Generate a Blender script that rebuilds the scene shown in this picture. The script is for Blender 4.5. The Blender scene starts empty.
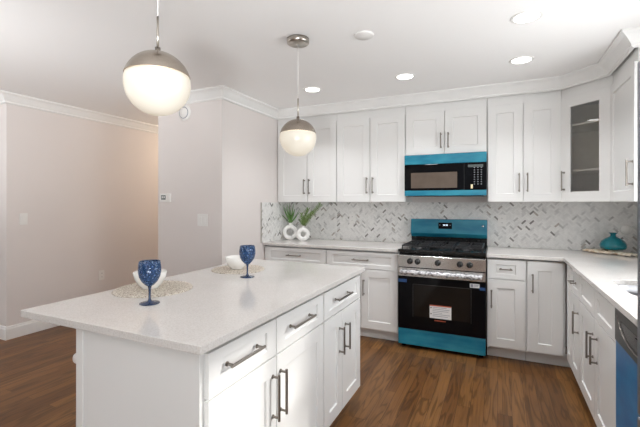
import bpy, bmesh, math, random
from mathutils import Vector, Matrix, noise
random.seed(7)
S = bpy.context.scene
COL = S.collection
R = math.radians

# ------------------------------------------------------------------ camera, world, light, exposure
cam = bpy.data.cameras.new('camera'); camo = bpy.data.objects.new('camera', cam); COL.objects.link(camo)
camo.location = (0, 0, 1.356); camo.rotation_euler = (R(90), 0, R(24.828))
cam.sensor_width = 36; cam.lens = 36 * 384.317 / 640
cam.shift_y = (202.83 - 213.5) / 640; cam.clip_start = 0.02
S.camera = camo
S.view_settings.view_transform = 'Standard'; S.view_settings.look = 'None'
S.view_settings.exposure = 0.06; S.view_settings.gamma = 1; S.view_settings.use_curve_mapping = False
try:
    S.cycles.use_denoising = True
    S.cycles.max_bounces = 10; S.cycles.diffuse_bounces = 6
    S.cycles.caustics_reflective = False; S.cycles.caustics_refractive = False
    S.cycles.sample_clamp_indirect = 8
except Exception:
    pass
w = bpy.data.worlds.new('sky'); S.world = w; w.use_nodes = True
wn = w.node_tree.nodes; wl = w.node_tree.links
sky = wn.new('ShaderNodeTexSky'); sky.sky_type = 'HOSEK_WILKIE'; sky.turbidity = 3
sky.sun_direction = (0.85, 0.4, 0.4)
wn['Background'].inputs[1].default_value = 1.2
wl.new(sky.outputs[0], wn['Background'].inputs[0])

def lamp(name, kind, loc, energy, color=(1, 1, 1), rot=None, target=None, **kw):
    d = bpy.data.lights.new(name, kind); d.energy = energy; d.color = color
    for k, v in kw.items(): setattr(d, k, v)
    o = bpy.data.objects.new(name, d); COL.objects.link(o); o.location = loc
    if target is not None:
        o.rotation_euler = (Vector(target) - Vector(loc)).to_track_quat('-Z', 'Y').to_euler()
    elif rot: o.rotation_euler = rot
    return o
# low sun through the sink window
lamp('sun', 'SUN', (4, 4, 4), 5.5, (1, 0.97, 0.92), target=(4 - 2.0, 4 - 1.12, 4 - 1.19), angle=R(2.5))
# daylight through the sink window; the other panels are added, unseen fill
lamp('rear_fill', 'AREA', (-1.6, -2.52, 1.25), 5, (0.95, 0.98, 1.0), target=(-1.6, 3, 1.9), shape='RECTANGLE', size=3.6, size_y=2.1)
lamp('sink_window_daylight', 'AREA', (1.10, 2.28, 1.55), 24, (0.97, 0.99, 1.0), target=(-2, 2.1, 1.35), shape='RECTANGLE', size=1.2, size_y=0.9)
lamp('right_rear_fill', 'AREA', (1.10, -1.35, 1.45), 62, (0.95, 0.98, 1.0), target=(-4, -0.6, 1.5), shape='RECTANGLE', size=1.6, size_y=1.2)
lamp('left_side_fill', 'AREA', (-6.35, 0.0, 1.35), 20, (0.98, 0.99, 1.0), target=(0, 0.6, 1.3), shape='RECTANGLE', size=2.4, size_y=1.6)
lamp('hall_lamp_light', 'POINT', (-3.75, 4.7, 2.15), 15, (1.0, 0.79, 0.57), shadow_soft_size=0.12)

# added fill spots behind the camera, aimed up to brighten the ceiling
lamp('ceiling_fill', 'SPOT', (-0.15, -0.45, 1.15), 160, (0.965, 0.985, 1.0), target=(-0.70, 0.74, 2.44), spot_size=R(102), spot_blend=0.8, shadow_soft_size=0.15)
lamp('ceiling_fill_left', 'SPOT', (-3.0, -0.6, 1.1), 235, (0.97, 0.985, 1.0), target=(-3.6, 0.45, 2.44), spot_size=R(108), spot_blend=0.8, shadow_soft_size=0.15)

# ------------------------------------------------------------------ materials
def mat(name, color=(0.8, 0.8, 0.8), rough=0.5, metal=0.0, spec=0.5, emit=None, estr=0, trans=0, ior=1.45, coat=0,
        noise_amt=0.0, noise_scale=20, bump=0.0, bump_scale=200, dist=0.001):
    m = bpy.data.materials.new(name); m.use_nodes = True
    nt = m.node_tree; b = nt.nodes['Principled BSDF']
    b.inputs['Base Color'].default_value = (*color, 1); b.inputs['Roughness'].default_value = rough
    b.inputs['Metallic'].default_value = metal; b.inputs['Specular IOR Level'].default_value = spec
    b.inputs['Transmission Weight'].default_value = trans; b.inputs['IOR'].default_value = ior
    b.inputs['Coat Weight'].default_value = coat
    if emit: b.inputs['Emission Color'].default_value = (*emit, 1); b.inputs['Emission Strength'].default_value = estr
    tc = nt.nodes.new('ShaderNodeTexCoord')
    if noise_amt:
        n = nt.nodes.new('ShaderNodeTexNoise'); n.inputs['Scale'].default_value = noise_scale; n.inputs['Detail'].default_value = 4
        nt.links.new(tc.outputs['Object'], n.inputs['Vector'])
        mr = nt.nodes.new('ShaderNodeMapRange'); mr.inputs[1].default_value = 0.3; mr.inputs[2].default_value = 0.7
        mr.inputs[3].default_value = 1 - noise_amt; mr.inputs[4].default_value = 1 + noise_amt
        nt.links.new(n.outputs['Fac'], mr.inputs[0])
        h = nt.nodes.new('ShaderNodeHueSaturation'); h.inputs['Color'].default_value = (*color, 1)
        nt.links.new(mr.outputs[0], h.inputs['Value']); nt.links.new(h.outputs[0], b.inputs['Base Color'])
    if bump:
        n2 = nt.nodes.new('ShaderNodeTexNoise'); n2.inputs['Scale'].default_value = bump_scale
        nt.links.new(tc.outputs['Object'], n2.inputs['Vector'])
        bp = nt.nodes.new('ShaderNodeBump'); bp.inputs['Strength'].default_value = bump; bp.inputs['Distance'].default_value = dist
        nt.links.new(n2.outputs['Fac'], bp.inputs['Height']); nt.links.new(bp.outputs[0], b.inputs['Normal'])
    return m

M = {}
M['wall'] = mat('warm_grey_paint', (0.755, 0.71, 0.69), 0.6, spec=0.25, noise_amt=0.012, noise_scale=2, bump=0.15, bump_scale=260)
M['ceiling'] = mat('ceiling_paint', (0.91, 0.905, 0.90), 0.8, spec=0.15, bump=0.1, bump_scale=200)
M['trim'] = mat('white_trim_paint', (0.84, 0.84, 0.83), 0.35, noise_amt=0.01)
M['cab'] = mat('white_cabinet_lacquer', (0.78, 0.778, 0.768), 0.32, spec=0.45, noise_amt=0.008, noise_scale=3)
M['cab_in'] = mat('cabinet_interior', (0.86, 0.83, 0.76), 0.6, noise_amt=0.03)
M['gap'] = mat('cabinet_carcass_edge', (0.42, 0.42, 0.42), 0.6, noise_amt=0.02)
M['nickel'] = mat('brushed_nickel', (0.52, 0.48, 0.43), 0.28, metal=1, noise_amt=0.05, noise_scale=60)
M['pull'] = mat('dark_nickel_pull', (0.27, 0.245, 0.22), 0.30, metal=1, noise_amt=0.05, noise_scale=60)
M['steel'] = mat('stainless_steel', (0.70, 0.68, 0.66), 0.25, metal=1, noise_amt=0.04, noise_scale=30)
M['fridge'] = mat('fridge_steel', (0.30, 0.30, 0.34), 0.35, metal=0.8, noise_amt=0.03, noise_scale=12)
M['black'] = mat('black_enamel', (0.012, 0.012, 0.012), 0.18, noise_amt=0.1)
M['blackglass'] = mat('black_glass', (0.004, 0.004, 0.005), 0.06, spec=0.16, noise_amt=0.1)
M['iron'] = mat('cast_iron', (0.02, 0.02, 0.022), 0.45, bump=0.3, bump_scale=300)
M['dwpanel'] = mat('dark_grey_panel', (0.07, 0.068, 0.065), 0.35, metal=0.3, noise_amt=0.05)
M['plate'] = mat('white_plastic', (0.82, 0.81, 0.79), 0.4, noise_amt=0.01)
M['ceramic'] = mat('white_ceramic', (0.86, 0.85, 0.82), 0.18, noise_amt=0.02)
M['matte_ceramic'] = mat('matte_white_ceramic', (0.86, 0.85, 0.83), 0.6, noise_amt=0.03, bump=0.3, bump_scale=120)
M['leaf'] = mat('leaf_green', (0.13, 0.27, 0.07), 0.5, noise_amt=0.35, noise_scale=40)
M['leaf2'] = mat('sprig_green', (0.20, 0.30, 0.10), 0.55, noise_amt=0.35, noise_scale=50)
M['stem'] = mat('stem_brown', (0.16, 0.14, 0.06), 0.6, noise_amt=0.2)
M['oak'] = mat('stool_oak', (0.20, 0.115, 0.06), 0.45, noise_amt=0.2, noise_scale=15)
M['seatpad'] = mat('white_seat', (0.80, 0.76, 0.75), 0.5, noise_amt=0.03)
M['sinksteel'] = mat('sink_steel', (0.25, 0.25, 0.26), 0.35, metal=0.9, noise_amt=0.03)
M['lightglow'] = mat('downlight_diffuser', (1, 1, 1), 0.5, emit=(1, 0.97, 0.93), estr=6)
M['globe'] = mat('opal_glass', (0.50, 0.485, 0.45), 0.25, emit=(1.0, 0.86, 0.64), estr=0.34, noise_amt=0.01)
M['screen'] = mat('lcd_grey', (0.10, 0.12, 0.12), 0.2, noise_amt=0.2, noise_scale=60)
M['paper'] = mat('label_paper', (0.80, 0.80, 0.80), 0.6, noise_amt=0.02)
M['redink'] = mat('red_ink', (0.60, 0.12, 0.05), 0.6, noise_amt=0.05)
M['blackink'] = mat('black_ink', (0.02, 0.02, 0.02), 0.6, noise_amt=0.05)
M['greyink'] = mat('grey_ink', (0.30, 0.31, 0.36), 0.6, noise_amt=0.05)
M['bluetape'] = mat('blue_tape', (0.02, 0.07, 0.20), 0.35, noise_amt=0.1)
M['cord'] = mat('clear_white_cord', (0.80, 0.78, 0.76), 0.4, noise_amt=0.02)
M['digits'] = mat('display_digits', (0.5, 0.6, 0.65), 0.4, emit=(0.7, 0.85, 1.0), estr=1.2)
M['yellow'] = mat('energy_sticker', (0.80, 0.72, 0.45), 0.6, noise_amt=0.05)
M['keys'] = mat('keypad_print', (0.32, 0.33, 0.36), 0.5, noise_amt=0.05)
M['mwwin'] = mat('microwave_window', (0.13, 0.10, 0.08), 0.25, spec=0.2, noise_amt=0.12, noise_scale=8)  # brown base colour stands in for the room reflected in the glass
M['ovenwin'] = mat('oven_window', (0.014, 0.011, 0.009), 0.08, spec=0.25, noise_amt=0.15, noise_scale=8)
M['grout'] = mat('grout', (0.62, 0.61, 0.59), 0.8, noise_amt=0.03)
M['rearwall'] = M['wall']

def film(name, c1, c2, rough=0.22):
    m = mat(name, c1, rough, spec=0.6, bump=0.25, bump_scale=9, dist=0.004)
    nt = m.node_tree; b = nt.nodes['Principled BSDF']
    tc = nt.nodes['Texture Coordinate']; n = nt.nodes.new('ShaderNodeTexNoise'); n.inputs['Scale'].default_value = 3.5
    mp = nt.nodes.new('ShaderNodeMapping'); mp.inputs['Scale'].default_value = (1, 1, 3)
    nt.links.new(tc.outputs['Object'], mp.inputs[0]); nt.links.new(mp.outputs[0], n.inputs['Vector'])
    cr = nt.nodes.new('ShaderNodeValToRGB'); cr.color_ramp.elements[0].position = 0.35; cr.color_ramp.elements[1].position = 0.65
    cr.color_ramp.elements[0].color = (*c1, 1); cr.color_ramp.elements[1].color = (*c2, 1)
    nt.links.new(n.outputs['Fac'], cr.inputs[0]); nt.links.new(cr.outputs[0], b.inputs['Base Color'])
    return m
M['film'] = film('teal_protective_film', (0.010, 0.165, 0.27), (0.03, 0.26, 0.36))
M['film_dw'] = film('blue_protective_film', (0.008, 0.13, 0.34), (0.02, 0.22, 0.46), 0.3)

# quartz
def quartz():
    m = mat('speckled_quartz', (0.72, 0.695, 0.67), 0.10, spec=0.5)
    nt = m.node_tree; b = nt.nodes['Principled BSDF']; tc = nt.nodes['Texture Coordinate']
    n1 = nt.nodes.new('ShaderNodeTexNoise'); n1.inputs['Scale'].default_value = 160; n1.inputs['Detail'].default_value = 3
    n2 = nt.nodes.new('ShaderNodeTexNoise'); n2.inputs['Scale'].default_value = 5; n2.inputs['Detail'].default_value = 5
    v = nt.nodes.new('ShaderNodeTexVoronoi'); v.inputs['Scale'].default_value = 70
    for n in (n1, n2, v): nt.links.new(tc.outputs['Object'], n.inputs['Vector'])
    c1 = nt.nodes.new('ShaderNodeValToRGB'); e = c1.color_ramp.elements
    e[0].position = 0.36; e[0].color = (0.64, 0.61, 0.585, 1); e[1].position = 0.56; e[1].color = (0.72, 0.695, 0.675, 1)
    nt.links.new(n1.outputs['Fac'], c1.inputs[0])
    c2 = nt.nodes.new('ShaderNodeValToRGB'); e = c2.color_ramp.elements
    e[0].position = 0.03; e[0].color = (0.45, 0.42, 0.40, 1); e[1].position = 0.09; e[1].color = (1, 1, 1, 1)
    nt.links.new(v.outputs['Distance'], c2.inputs[0])
    mx = nt.nodes.new('ShaderNodeMix'); mx.data_type = 'RGBA'; mx.blend_type = 'MULTIPLY'; mx.inputs[0].default_value = 0.22
    nt.links.new(c1.outputs[0], mx.inputs[6]); nt.links.new(c2.outputs[0], mx.inputs[7])
    c3 = nt.nodes.new('ShaderNodeValToRGB'); e = c3.color_ramp.elements
    e[0].position = 0.35; e[0].color = (0.95, 0.95, 0.95, 1); e[1].position = 0.65; e[1].color = (1.0, 1.0, 1.0, 1)
    nt.links.new(n2.outputs['Fac'], c3.inputs[0])
    mx2 = nt.nodes.new('ShaderNodeMix'); mx2.data_type = 'RGBA'; mx2.blend_type = 'MULTIPLY'; mx2.inputs[0].default_value = 1
    nt.links.new(mx.outputs[2], mx2.inputs[6]); nt.links.new(c3.outputs[0], mx2.inputs[7])
    nt.links.new(mx2.outputs[2], b.inputs['Base Color'])
    return m
M['quartz'] = quartz()

def marble(name, col, amt):
    m = mat(name, col, 0.28, spec=0.45)
    nt = m.node_tree; b = nt.nodes['Principled BSDF']; tc = nt.nodes['Texture Coordinate']
    n = nt.nodes.new('ShaderNodeTexNoise'); n.inputs['Scale'].default_value = 22; n.inputs['Detail'].default_value = 6; n.inputs['Distortion'].default_value = 1.2
    nt.links.new(tc.outputs['Object'], n.inputs['Vector'])
    cr = nt.nodes.new('ShaderNodeValToRGB'); e = cr.color_ramp.elements
    e[0].position = 0.32; e[0].color = (*[c * (1 - amt) for c in col], 1); e[1].position = 0.6; e[1].color = (*col, 1)
    nt.links.new(n.outputs['Fac'], cr.inputs[0]); nt.links.new(cr.outputs[0], b.inputs['Base Color'])
    return m
TILES = [marble('marble_white', (0.84, 0.835, 0.82), .07), marble('marble_pale', (0.80, 0.795, 0.78), .10), marble('marble_light_grey', (0.70, 0.695, 0.685), .14),
         marble('marble_grey', (0.56, 0.555, 0.545), .2), marble('marble_taupe', (0.48, 0.44, 0.40), .2), marble('marble_dark', (0.27, 0.26, 0.25), .3)]
TW = [0.46, 0.36, 0.11, 0.03, 0.02, 0.02]

def wood_floor():
    m = mat('oak_floor', (0.2, 0.1, 0.05), 0.30, spec=0.32)
    nt = m.node_tree; b = nt.nodes['Principled BSDF']; tc = nt.nodes['Texture Coordinate']; L = nt.links
    def N(t, **kw):
        n = nt.nodes.new(t)
        for k, v in kw.items(): n.inputs[k].default_value = v
        return n
    mp = N('ShaderNodeMapping'); mp.inputs['Rotation'].default_value = (0, 0, R(90)); L.new(tc.outputs['Object'], mp.inputs[0])
    br = N('ShaderNodeTexBrick', Scale=1.0); br.inputs['Color1'].default_value = (0, 0, 0, 1); br.inputs['Color2'].default_value = (1, 1, 1, 1)
    br.inputs['Mortar'].default_value = (0.5, 0.5, 0.5, 1)
    br.inputs['Mortar Size'].default_value = 0.0012; br.inputs['Mortar Smooth'].default_value = 0.3
    br.inputs['Brick Width'].default_value = 1.15; br.inputs['Row Height'].default_value = 0.083; br.offset = 0.37; br.offset_frequency = 3
    L.new(mp.outputs[0], br.inputs['Vector'])
    # per plank offset of grain coordinates
    sc = N('ShaderNodeVectorMath'); sc.operation = 'SCALE'; sc.inputs[3].default_value = 7.3
    L.new(br.outputs['Color'], sc.inputs[0])
    ad = N('ShaderNodeVectorMath'); ad.operation = 'ADD'; L.new(tc.outputs['Object'], ad.inputs[0]); L.new(sc.outputs[0], ad.inputs[1])
    m1 = N('ShaderNodeMapping'); m1.inputs['Scale'].default_value = (9, 0.8, 1); L.new(ad.outputs[0], m1.inputs[0])
    wv = N('ShaderNodeTexNoise', Scale=1.6, Detail=2.0, Distortion=0.4); L.new(m1.outputs[0], wv.inputs['Vector'])
    mu = N('ShaderNodeMath'); mu.operation = 'MULTIPLY'; mu.inputs[1].default_value = 34; L.new(wv.outputs['Fac'], mu.inputs[0])
    sn = N('ShaderNodeMath'); sn.operation = 'SINE'; L.new(mu.outputs[0], sn.inputs[0])
    cg = N('ShaderNodeMapRange'); cg.inputs[1].default_value = 0.2; cg.inputs[2].default_value = 1.0; cg.inputs[3].default_value = 1.0; cg.inputs[4].default_value = 0.62
    L.new(sn.outputs[0], cg.inputs[0])
    m2 = N('ShaderNodeMapping'); m2.inputs['Scale'].default_value = (90, 3.0, 1); L.new(ad.outputs[0], m2.inputs[0])
    fn = N('ShaderNodeTexNoise', Scale=1.0, Detail=4.0); L.new(m2.outputs[0], fn.inputs['Vector'])
    fr = N('ShaderNodeMapRange'); fr.inputs[1].default_value = 0.3; fr.inputs[2].default_value = 0.7; fr.inputs[3].default_value = 0.78; fr.inputs[4].default_value = 1.15
    L.new(fn.outputs['Fac'], fr.inputs[0])
    cr = N('ShaderNodeValToRGB'); e = cr.color_ramp.elements
    e[0].position = 0; e[0].color = (0.130, 0.055, 0.018, 1); e[1].position = 1; e[1].color = (0.230, 0.108, 0.036, 1)
    x = e.new(0.5); x.color = (0.178, 0.080, 0.027, 1)
    L.new(br.outputs['Color'], cr.inputs[0])
    ml = N('ShaderNodeMath'); ml.operation = 'MULTIPLY'; L.new(cg.outputs[0], ml.inputs[0]); L.new(fr.outputs[0], ml.inputs[1])
    hs = N('ShaderNodeHueSaturation'); L.new(cr.outputs[0], hs.inputs['Color']); L.new(ml.outputs[0], hs.inputs['Value'])
    mx = N('ShaderNodeMix'); mx.data_type = 'RGBA'; L.new(br.outputs['Fac'], mx.inputs[0]); L.new(hs.outputs[0], mx.inputs[6]); mx.inputs[7].default_value = (0.045, 0.022, 0.012, 1)
    L.new(mx.outputs[2], b.inputs['Base Color'])
    rr = N('ShaderNodeMapRange'); rr.inputs[3].default_value = 0.26; rr.inputs[4].default_value = 0.42; L.new(fn.outputs['Fac'], rr.inputs[0]); L.new(rr.outputs[0], b.inputs['Roughness'])
    bp = N('ShaderNodeBump', Strength=0.15, Distance=0.001); L.new(fn.outputs['Fac'], bp.inputs['Height']); L.new(bp.outputs[0], b.inputs['Normal'])
    return m
M['floor'] = wood_floor()

def blue_glass():
    m = mat('blue_pressed_glass', (0.03, 0.09, 0.25), 0.08, spec=0.8, trans=0.55, ior=1.45)
    nt = m.node_tree; b = nt.nodes['Principled BSDF']; tc = nt.nodes['Texture Coordinate']
    v = nt.nodes.new('ShaderNodeTexVoronoi'); v.inputs['Scale'].default_value = 75
    nt.links.new(tc.outputs['Object'], v.inputs['Vector'])
    bp = nt.nodes.new('ShaderNodeBump'); bp.inputs['Strength'].default_value = 0.9; bp.inputs['Distance'].default_value = 0.004
    nt.links.new(v.outputs['Distance'], bp.inputs['Height']); nt.links.new(bp.outputs[0], b.inputs['Normal'])
    cr = nt.nodes.new('ShaderNodeValToRGB'); e = cr.color_ramp.elements
    e[0].position = 0.08; e[0].color = (0.34, 0.50, 0.74, 1); e[1].position = 0.38; e[1].color = (0.03, 0.11, 0.30, 1)
    nt.links.new(v.outputs['Distance'], cr.inputs[0]); nt.links.new(cr.outputs[0], b.inputs['Base Color'])
    return m
M['blueglass'] = blue_glass()
M['bluestem'] = mat('blue_glass_stem', (0.02, 0.05, 0.13), 0.08, spec=0.8, trans=0.3, noise_amt=0.1)
M['tealglass'] = mat('teal_glass', (0.0, 0.33, 0.42), 0.06, spec=0.8, trans=0.55, noise_amt=0.2, noise_scale=25, bump=0.4, bump_scale=60, dist=0.003)

def clear_glass():
    m = bpy.data.materials.new('clear_pane'); m.use_nodes = True; nt = m.node_tree; nt.nodes.remove(nt.nodes['Principled BSDF'])
    t = nt.nodes.new('ShaderNodeBsdfTransparent'); t.inputs[0].default_value = (0.98, 0.98, 0.975, 1)
    g = nt.nodes.new('ShaderNodeBsdfGlossy'); g.inputs['Roughness'].default_value = 0.03
    f = nt.nodes.new('ShaderNodeFresnel'); x = nt.nodes.new('ShaderNodeMixShader')
    nt.links.new(f.outputs[0], x.inputs[0]); nt.links.new(t.outputs[0], x.inputs[1]); nt.links.new(g.outputs[0], x.inputs[2])
    nt.links.new(x.outputs[0], nt.nodes['Material Output'].inputs[0]); return m
M['pane'] = clear_glass()

def woven():
    m = mat('woven_fibre', (0.6, 0.55, 0.48), 0.8)
    nt = m.node_tree; b = nt.nodes['Principled BSDF']; tc = nt.nodes['Texture Coordinate']
    v = nt.nodes.new('ShaderNodeTexVoronoi'); v.inputs['Scale'].default_value = 110
    n = nt.nodes.new('ShaderNodeTexNoise'); n.inputs['Scale'].default_value = 130; n.inputs['Detail'].default_value = 3
    for q in (v, n): nt.links.new(tc.outputs['Object'], q.inputs['Vector'])
    cr = nt.nodes.new('ShaderNodeValToRGB'); e = cr.color_ramp.elements
    e[0].position = 0.36; e[0].color = (0.30, 0.24, 0.19, 1); e[1].position = 0.64; e[1].color = (0.74, 0.69, 0.62, 1)
    x = e.new(0.48); x.color = (0.56, 0.50, 0.42, 1)
    nt.links.new(n.outputs['Fac'], cr.inputs[0]); nt.links.new(cr.outputs[0], b.inputs['Base Color'])
    bp = nt.nodes.new('ShaderNodeBump'); bp.inputs['Strength'].default_value = 0.8; bp.inputs['Distance'].default_value = 0.003
    nt.links.new(v.outputs['Distance'], bp.inputs['Height']); nt.links.new(bp.outputs[0], b.inputs['Normal'])
    return m
M['woven'] = woven()
def bubble():
    m = mat('bubble_wrap', (0.62, 0.63, 0.65), 0.12, metal=0.25, spec=0.9)
    nt = m.node_tree; b = nt.nodes['Principled BSDF']; tc = nt.nodes['Texture Coordinate']
    v = nt.nodes.new('ShaderNodeTexNoise'); v.inputs['Scale'].default_value = 55; v.inputs['Detail'].default_value = 3
    nt.links.new(tc.outputs['Object'], v.inputs['Vector'])
    bp = nt.nodes.new('ShaderNodeBump'); bp.inputs['Strength'].default_value = 1.0; bp.inputs['Distance'].default_value = 0.01
    nt.links.new(v.outputs['Fac'], bp.inputs['Height']); nt.links.new(bp.outputs[0], b.inputs['Normal'])
    cr = nt.nodes.new('ShaderNodeValToRGB'); e = cr.color_ramp.elements
    e[0].position = 0.38; e[0].color = (0.25, 0.25, 0.26, 1); e[1].position = 0.55; e[1].color = (0.78, 0.78, 0.80, 1)
    nt.links.new(v.outputs['Fac'], cr.inputs[0]); nt.links.new(cr.outputs[0], b.inputs['Base Color'])
    return m
M['bubble'] = bubble()
def driftwood():
    m = mat('driftwood', (0.6, 0.5, 0.4), 0.6)
    nt = m.node_tree; b = nt.nodes['Principled BSDF']; tc = nt.nodes['Texture Coordinate']
    n = nt.nodes.new('ShaderNodeTexNoise'); n.inputs['Scale'].default_value = 16; n.inputs['Detail'].default_value = 5; n.inputs['Distortion'].default_value = 1
    nt.links.new(tc.outputs['Object'], n.inputs['Vector'])
    cr = nt.nodes.new('ShaderNodeValToRGB'); e = cr.color_ramp.elements
    e[0].position = 0.36; e[0].color = (0.22, 0.12, 0.06, 1); e[1].position = 0.62; e[1].color = (0.80, 0.73, 0.62, 1)
    x = e.new(0.46); x.color = (0.62, 0.48, 0.33, 1)
    nt.links.new(n.outputs['Fac'], cr.inputs[0]); nt.links.new(cr.outputs[0], b.inputs['Base Color'])
    return m
M['drift'] = driftwood()

# ------------------------------------------------------------------ mesh helpers
class MB:
    def __init__(s): s.bm = bmesh.new()
    def box(s, x0, y0, z0, x1, y1, z1, mi=0):
        v = [s.bm.verts.new(p) for p in ((x0,y0,z0),(x1,y0,z0),(x1,y1,z0),(x0,y1,z0),(x0,y0,z1),(x1,y0,z1),(x1,y1,z1),(x0,y1,z1))]
        for f in ((0,3,2,1),(4,5,6,7),(0,1,5,4),(1,2,6,5),(2,3,7,6),(3,0,4,7)):
            s.bm.faces.new([v[i] for i in f]).material_index = mi
        return s
    def prism(s, pts, z0, z1, hole=None):
        bm = s.bm; lo = []; loops = [pts] + ([hole] if hole else [])
        rings = []
        es = []
        for lp in loops:
            vs = [bm.verts.new((x, y, z1)) for x, y in lp]; rings.append(vs)
            es += [bm.edges.new((vs[i], vs[(i+1) % len(vs)])) for i in range(len(vs))]
        if hole:
            fs = [f for f in bmesh.ops.triangle_fill(bm, use_beauty=True, edges=es)['geom'] if isinstance(f, bmesh.types.BMFace)]
        else: fs = [bm.faces.new(rings[0])]
        mp = {}
        for vs in rings:
            for v in vs: mp[v] = bm.verts.new((v.co.x, v.co.y, z0))
        for f in fs: bm.faces.new([mp[v] for v in reversed(f.verts)])
        for vs in rings:
            for i in range(len(vs)):
                a, b = vs[i], vs[(i+1) % len(vs)]
                bm.faces.new((a, mp[a], mp[b], b))
        bmesh.ops.recalc_face_normals(bm, faces=bm.faces[:])
        return s
    def tube(s, pts, rad, seg=10, flat=1.0, cap=True):
        pts = [Vector(p) for p in pts]; n = len(pts)
        if not hasattr(rad, '__len__'): rad = [rad] * n
        rings = []; up = None
        for i, p in enumerate(pts):
            d = (pts[min(i+1, n-1)] - pts[max(i-1, 0)]).normalized()
            if up is None: up = Vector((0, 0, 1)) if abs(d.z) < 0.9 else Vector((1, 0, 0))
            a = d.cross(up).normalized(); b = a.cross(d).normalized(); up = b
            rings.append([s.bm.verts.new(p + (a * math.cos(t) + b * math.sin(t) * flat) * rad[i]) for t in (2*math.pi*k/seg for k in range(seg))])
        for i in range(n-1):
            for k in range(seg):
                s.bm.faces.new((rings[i][k], rings[i][(k+1) % seg], rings[i+1][(k+1) % seg], rings[i+1][k]))
        if cap:
            s.bm.faces.new(list(reversed(rings[0]))); s.bm.faces.new(rings[-1])
        bmesh.ops.recalc_face_normals(s.bm, faces=s.bm.faces[:])
        return s
    def lathe(s, prof, seg=40, c=(0, 0, 0), axis='Z'):
        rings = []
        for r, z in prof:
            if r < 1e-6: rings.append([s.bm.verts.new(s._ax(0, 0, z, c, axis))])
            else: rings.append([s.bm.verts.new(s._ax(r*math.cos(t), r*math.sin(t), z, c, axis)) for t in (2*math.pi*k/seg for k in range(seg))])
        for A, B in zip(rings, rings[1:]):
            for k in range(seg):
                if len(A) == 1 and len(B) == 1: continue
                if len(A) == 1: s.bm.faces.new((A[0], B[(k+1) % seg], B[k]))
                elif len(B) == 1: s.bm.faces.new((A[k], A[(k+1) % seg], B[0]))
                else: s.bm.faces.new((A[k], A[(k+1) % seg], B[(k+1) % seg], B[k]))
        for f in s.bm.faces: f.smooth = True
        bmesh.ops.recalc_face_normals(s.bm, faces=s.bm.faces[:])
        return s
    def _ax(s, x, y, z, c, axis):
        if axis == 'Z': p = (x, y, z)
        elif axis == 'Y': p = (x, z, y)
        else: p = (z, x, y)
        return (p[0]+c[0], p[1]+c[1], p[2]+c[2])
    def build(s, name, m, parent=None, bevel=0, smooth=False, seg=2, loc=(0, 0, 0), rz=0):
        me = bpy.data.meshes.new(name); s.bm.to_mesh(me); s.bm.free()
        for x in (m if isinstance(m, (list, tuple)) else [m]): me.materials.append(x)
        if smooth:
            for p in me.polygons: p.use_smooth = True
        o = bpy.data.objects.new(name, me); COL.objects.link(o); o.location = loc; o.rotation_euler = (0, 0, rz)
        if parent: o.parent = parent
        if bevel:
            b = o.modifiers.new('bevel', 'BEVEL'); b.width = bevel; b.segments = seg; b.limit_method = 'ANGLE'; b.angle_limit = R(35)
        return o

def tag(o, label, cat, group=None):
    o['label'] = label; o['category'] = cat
    if group: o['group'] = group
    return o
def thing(name, label, cat, loc=(0, 0, 0), rz=0, group=None):
    o = bpy.data.objects.new(name, None); COL.objects.link(o); o.location = loc; o.rotation_euler = (0, 0, rz); o.empty_display_size = 0.1
    return tag(o, label, cat, group)
def struct(o): o['kind'] = 'structure'; return o
def bx(name, m, a, b, parent=None, bevel=0, loc=(0, 0, 0)):
    return MB().box(*a, *b).build(name, m, parent, bevel, loc=loc)

def sweep(name, path, prof, m):
    """prof: list of (out, z) closed outline; room side is to the right of travel; mitred corners."""
    bm = bmesh.new(); n = len(path); rings = []
    nr = []
    for i in range(n-1):
        d = (Vector(path[i+1]) - Vector(path[i])).normalized(); nr.append(Vector((d.y, -d.x)))
    for i in range(n):
        if i == 0: off = nr[0]
        elif i == n-1: off = nr[-1]
        else:
            s = nr[i-1] + nr[i]; off = s / (1 + nr[i-1].dot(nr[i]))
        rings.append([bm.verts.new((path[i][0] + off.x*o_, path[i][1] + off.y*o_, z)) for o_, z in prof])
    k = len(prof)
    for A, B in zip(rings, rings[1:]):
        for j in range(k): bm.faces.new((A[j], A[(j+1) % k], B[(j+1) % k], B[j]))
    bm.faces.new(rings[0]); bm.faces.new(rings[-1])
    bmesh.ops.recalc_face_normals(bm, faces=bm.faces[:])
    me = bpy.data.meshes.new(name); bm.to_mesh(me); bm.free(); me.materials.append(m)
    o = bpy.data.objects.new(name, me); COL.objects.link(o); return struct(o)

# ------------------------------------------------------------------ room constants
XR, YB, XL, YT, XH, YC = 1.128, 4.272, -2.38, 2.925, -4.41, 2.148
XT = -3.21; CH = 2.44; YR = -2.6; XF = -6.5; YE = 6.2

struct(bx('floor', M['floor'], (XF-.1, YR-.1, -0.1), (XR+.1, YE+.1, 0)))
struct(bx('ceiling', M['ceiling'], (XF-.1, YR-.1, CH), (XR+.1, YE+.1, CH+.1)))
struct(bx('wall_back', M['wall'], (XL, YB, 0), (XR+.1, YB+.1, CH)))
struct(MB().prism([(XT, YE), (XT, YT), (XL, YT), (XL, YB+.1), (XL-.12, YB+.1), (XL-.12, YE)], 0, CH).build('wall_left', M['wall']))
struct(MB().prism([(XF, YC), (XH, YC), (XH, YE), (XH-.12, YE), (XH-.12, YC+.12), (XF, YC+.12)], 0, CH).build('wall_hall', M['wall']))
struct(bx('wall_hall_end', M['wall'], (XH-.12, YE, 0), (XT+.9, YE+.1, CH)))
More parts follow.
